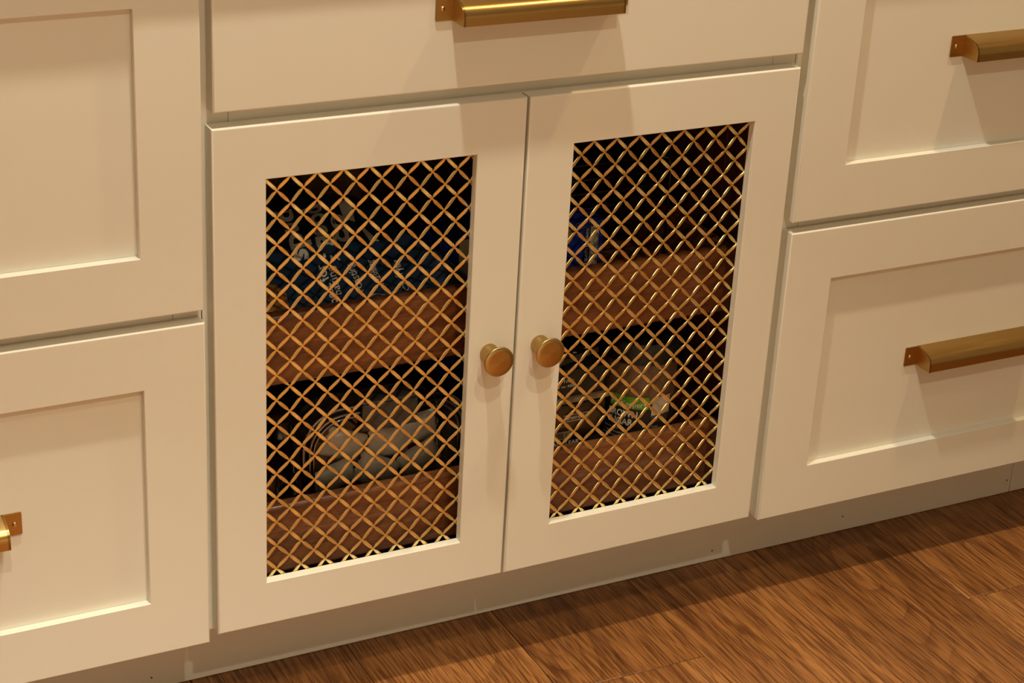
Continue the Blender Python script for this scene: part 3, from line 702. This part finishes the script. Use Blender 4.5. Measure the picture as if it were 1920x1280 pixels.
def canister():
    cx, cy, r = 0.5790, 0.1130, 0.0460
    root = empty('canister', (cx, cy, LF)); tag(root, 'clear canister of brown sugar with a black and green label', 'canister')
    z0 = LF + 0.0006
    def L_(prof): return lathe([(q, h - LF) for q, h in prof], 40)
    V, F = L_([(0.001, z0), (r - 0.003, z0), (r, z0 + 0.004), (r, 0.318), (r - 0.001, 0.320), (0.001, 0.320)]); mk('body', V, F, M['sugar'], root, smooth=True, angle=50)
    V, F = L_([(0.001, 0.3205), (r + 0.0015, 0.3205), (r + 0.0025, 0.324), (r + 0.0025, 0.343), (r, 0.347), (0.001, 0.347)]); mk('lid', V, F, M['black'], root, smooth=True, angle=40)
    def cyl(ang, z, rr): a = math.radians(ang); return (-rr * math.sin(a), -rr * math.cos(a), z - LF)   # ang: from facing out (-y) towards -x
    def wrap(name, a0, a1, za, zb, mat, rr, n=24):
        V, F = [], []
        for i in range(n + 1):
            a = a0 + (a1 - a0) * i / n; V += [cyl(a, za, rr), cyl(a, zb, rr)]
        for i in range(n): F.append((2 * i, 2 * i + 2, 2 * i + 3, 2 * i + 1))
        return mk(name, V, F, mat, root, smooth=True)
    wrap('label', 118, -62, z0 + 0.004, 0.2710, M['label'], r + 0.0004, 40)
    wrap('green_tag', 74, 13, 0.2615, 0.2775, M['green'], r + 0.0008)
    def cl(s, a0, a1, z, h, mat=M['ink'], off=0.01):
        V, F, w = text2d(s, off)
        mk('lettering', [cyl(a0 + (a1 - a0) * x / w, z + h * y / 0.7, r + 0.0013) for x, y in V], F, mat, root)
    cl('ProKeeper+', 71, 16, 0.2645, 0.0072, off=0.0)
    cl('BROWN', 75, 29, 0.2500, 0.0086, off=0.025); cl('SUGAR', 76, 35, 0.2392, 0.0086, off=0.025)
    cl('Store your', 82, 56, 0.2312, 0.0034, off=0.0); cl('sugar moist', 82, 48, 0.2258, 0.0034, off=0.0)
    wrap('rule_mark', 86, 32, 0.2217, 0.2224, M['ink'], r + 0.0010)
    cl('Airtight seal', 86, 52, 0.2148, 0.0042, off=0.0); cl('Includes', 86, 64, 0.2080, 0.0036, off=0.0)
    wrap('picture', 8, -26, 0.2520, 0.2770, M['cream'], r + 0.0008); wrap('picture_dark', 7, -24, 0.2440, 0.2530, M['grey'], r + 0.0009)
    for i, s in enumerate(('Helps keep', 'and soften', 'sugar')): cl(s, 20, -4, 0.2370 - 0.0052 * i, 0.0028, off=0.0)
    wrap('picture', 6, -8, 0.2050, 0.2200, M['cream'], r + 0.0008)
    for i in range(14): wrap('scale_mark', 112, 112 - (9 if i % 3 == 0 else 6), 0.200 + 0.006 * i, 0.2005 + 0.006 * i, M['ink'], r + 0.0010, 3)
canister()

def storage_boxes():
    x0, x1, y0, y1 = 0.402, 0.5135, 0.0745, 0.165
    root = empty('storage_box', ((x0 + x1) / 2, (y0 + y1) / 2, LF)); tag(root, 'clear pantry storage box with a flat lid left of the canister', 'box')
    box('contents', x0 + 0.003, x1 - 0.003, y0 + 0.003, y1 - 0.003, LF + 0.002, 0.268, M['contents'], root, bev=0.006)
    box('clear_body', x0, x1, y0, y1, LF + 0.0006, 0.2855, M['clearplastic'], root, bev=0.006)
    box('lid', x0 - 0.002, x1 + 0.002, y0 - 0.002, y1 + 0.002, 0.2860, 0.2925, M['tan'], root, bev=0.002)
    f = y0 - 0.0005
    def quad(name, xa, xb, za, zb, mat, yy=f): return mk(name, [Vector(p) - root.location for p in ((xa, yy, za), (xb, yy, za), (xb, yy, zb), (xa, yy, zb))], [(0, 1, 2, 3)], mat, root)
    quad('dark_label', x0 + 0.006, x1 - 0.006, LF + 0.006, 0.2378, M['label'])
    quad('tan_label', x0 + 0.006, 0.4665, 0.2386, 0.2496, M['tan'])
    lettering('lettering', 'PANTRY', lambda u, v: (0.4320 + 0.0305 * u, f - 0.0005, 0.2408 + 0.0066 * v), M['inkdark'], root, 0.01)
    lettering('lettering', 'CRYSTAL CLEAR', lambda u, v: (0.4180 + 0.060 * u, f - 0.0005, 0.2312 + 0.0052 * v), M['ink'], root, 0.012)
    lettering('lettering', 'AIRTIGHT PLASTIC', lambda u, v: (0.4575 + 0.029 * u, f - 0.0005, 0.2644 + 0.0036 * v), M['ink'], root, 0.006)
    pts = [(0.4550, 0.2622), (0.4885, 0.2622), (0.4885, 0.2703), (0.4550, 0.2703)]
    V, F = tube([(x, f - 0.0002, z) for x, z in pts], 0.0003, 4, True); mk('label_frame', [Vector(v) - root.location for v in V], F, M['ink'], root)
    r2 = empty('black_box', (0.455, 0.122, 0.2925)); tag(r2, 'black box with small white print lying on the pantry storage box', 'box')
    b = box('body', 0.404, 0.5105, 0.078, 0.160, 0.2930, 0.328, M['black'], r2, bev=0.002)
    lettering('lettering', 'natural 100%', lambda u, v: (0.432 + 0.036 * u, 0.0774, 0.3125 + 0.0036 * v), M['ink'], r2, 0.0)
    lettering('lettering', 'oven safe to 450°', lambda u, v: (0.424 + 0.047 * u, 0.0774, 0.3060 + 0.0034 * v), M['ink'], r2, 0.0)
    # flat grey handle with rivets resting on the black box
    r3 = empty('riveted_handle', (0.485, 0.105, 0.3285)); tag(r3, 'flat grey handle with two round rivets lying on the black box', 'handle bar')
    p0, p1 = Vector((0.430, 0.090, 0.3325)), Vector((0.514, 0.118, 0.3325)); d = (p1 - p0).normalized(); s = Vector((-d.y, d.x, 0)) * 0.0095; up = Vector((0, 0, 0.0035))
    V = [p0 - s - up, p0 + s - up, p1 + s - up, p1 - s - up, p0 - s + up, p0 + s + up, p1 + s + up, p1 - s + up]
    mk('grip', [v - r3.location for v in V], [(0, 1, 2, 3), (4, 5, 6, 7), (0, 1, 5, 4), (1, 2, 6, 5), (2, 3, 7, 6), (3, 0, 4, 7)], M['grey'], r3)
    for q in (0.62, 0.84):
        c = p0 + (p1 - p0) * q + up; V, F = lathe([(0.0005, 0.0022), (0.003, 0.0018), (0.0045, 0.0), (0.0045, -0.001)], 16)
        mk('rivet', [Vector(v) + c - r3.location for v in V], F, M['steel'], r3, smooth=True)
storage_boxes()
bb = box('blue_tin', 0.372, 0.437, 0.250, 0.300, LF + 0.0006, 0.318, M['blue'], bev=0.004); tag(bb, 'dark blue tin at the back of the lower tray', 'tin')

# ------------------------------------------------------------------ unseen island added behind the camera to bounce light and reflect in the brass
isl = empty('bounce_island', (0.3, -2.45, 0.0)); tag(isl, 'unseen cream island added to bounce light towards the mesh doors', 'island')
box('body', -1.30, 1.90, -2.85, -2.06, 0.10, 0.895, M['paint'], isl, bev=0.002)
box('plinth', -1.25, 1.85, -2.80, -2.12, 0.0005, 0.0995, M['paint'], isl)
for i in range(5):
    xa = -1.28 + 0.632 * i; V, F = loops_mesh([ring(xa, xa + 0.62, 0.12, 0.88, 0.0, -2.0598), ring(xa, xa + 0.62, 0.12, 0.88, 0.0, -2.042), ring(xa, xa + 0.62, 0.12, 0.88, 0.06, -2.042), ring(xa, xa + 0.62, 0.12, 0.88, 0.06, -2.0505), ring(xa, xa + 0.62, 0.12, 0.88, 0.30, -2.0505)], close=False)
    mk('door', [Vector(v) - isl.location for v in V], F, M['paint'], isl)
ic = box('bounce_island_top', -1.34, 1.94, -2.88, -2.015, 0.8955, 0.926, M['stone'], isl, bev=0.002)

# ------------------------------------------------------------------ lamps (above the picture), the two narrow ones added as fill
for x, y, wt, spread, lcol, lb in CEILING_AND_FILL_LAMPS:
    root = empty('ceiling_or_fill_light', (x, y, CEIL)); tag(root, lb, 'ceiling light')
    V, F = lathe([(0.042, -0.004), (0.058, -0.004), (0.062, -0.001), (0.062, 0.0)], 36); mk('trim_ring', V, F[:-2], M['trimring'], root, smooth=True, angle=40)
    ld = bpy.data.lights.new('downlight', 'AREA'); ld.shape = 'DISK'; ld.size = 0.062; ld.energy = wt; ld.color = lcol; ld.spread = math.radians(spread)
    lo = bpy.data.objects.new('lamp', ld); col.objects.link(lo); lo.parent = root; lo.location = (0, 0, -0.006)
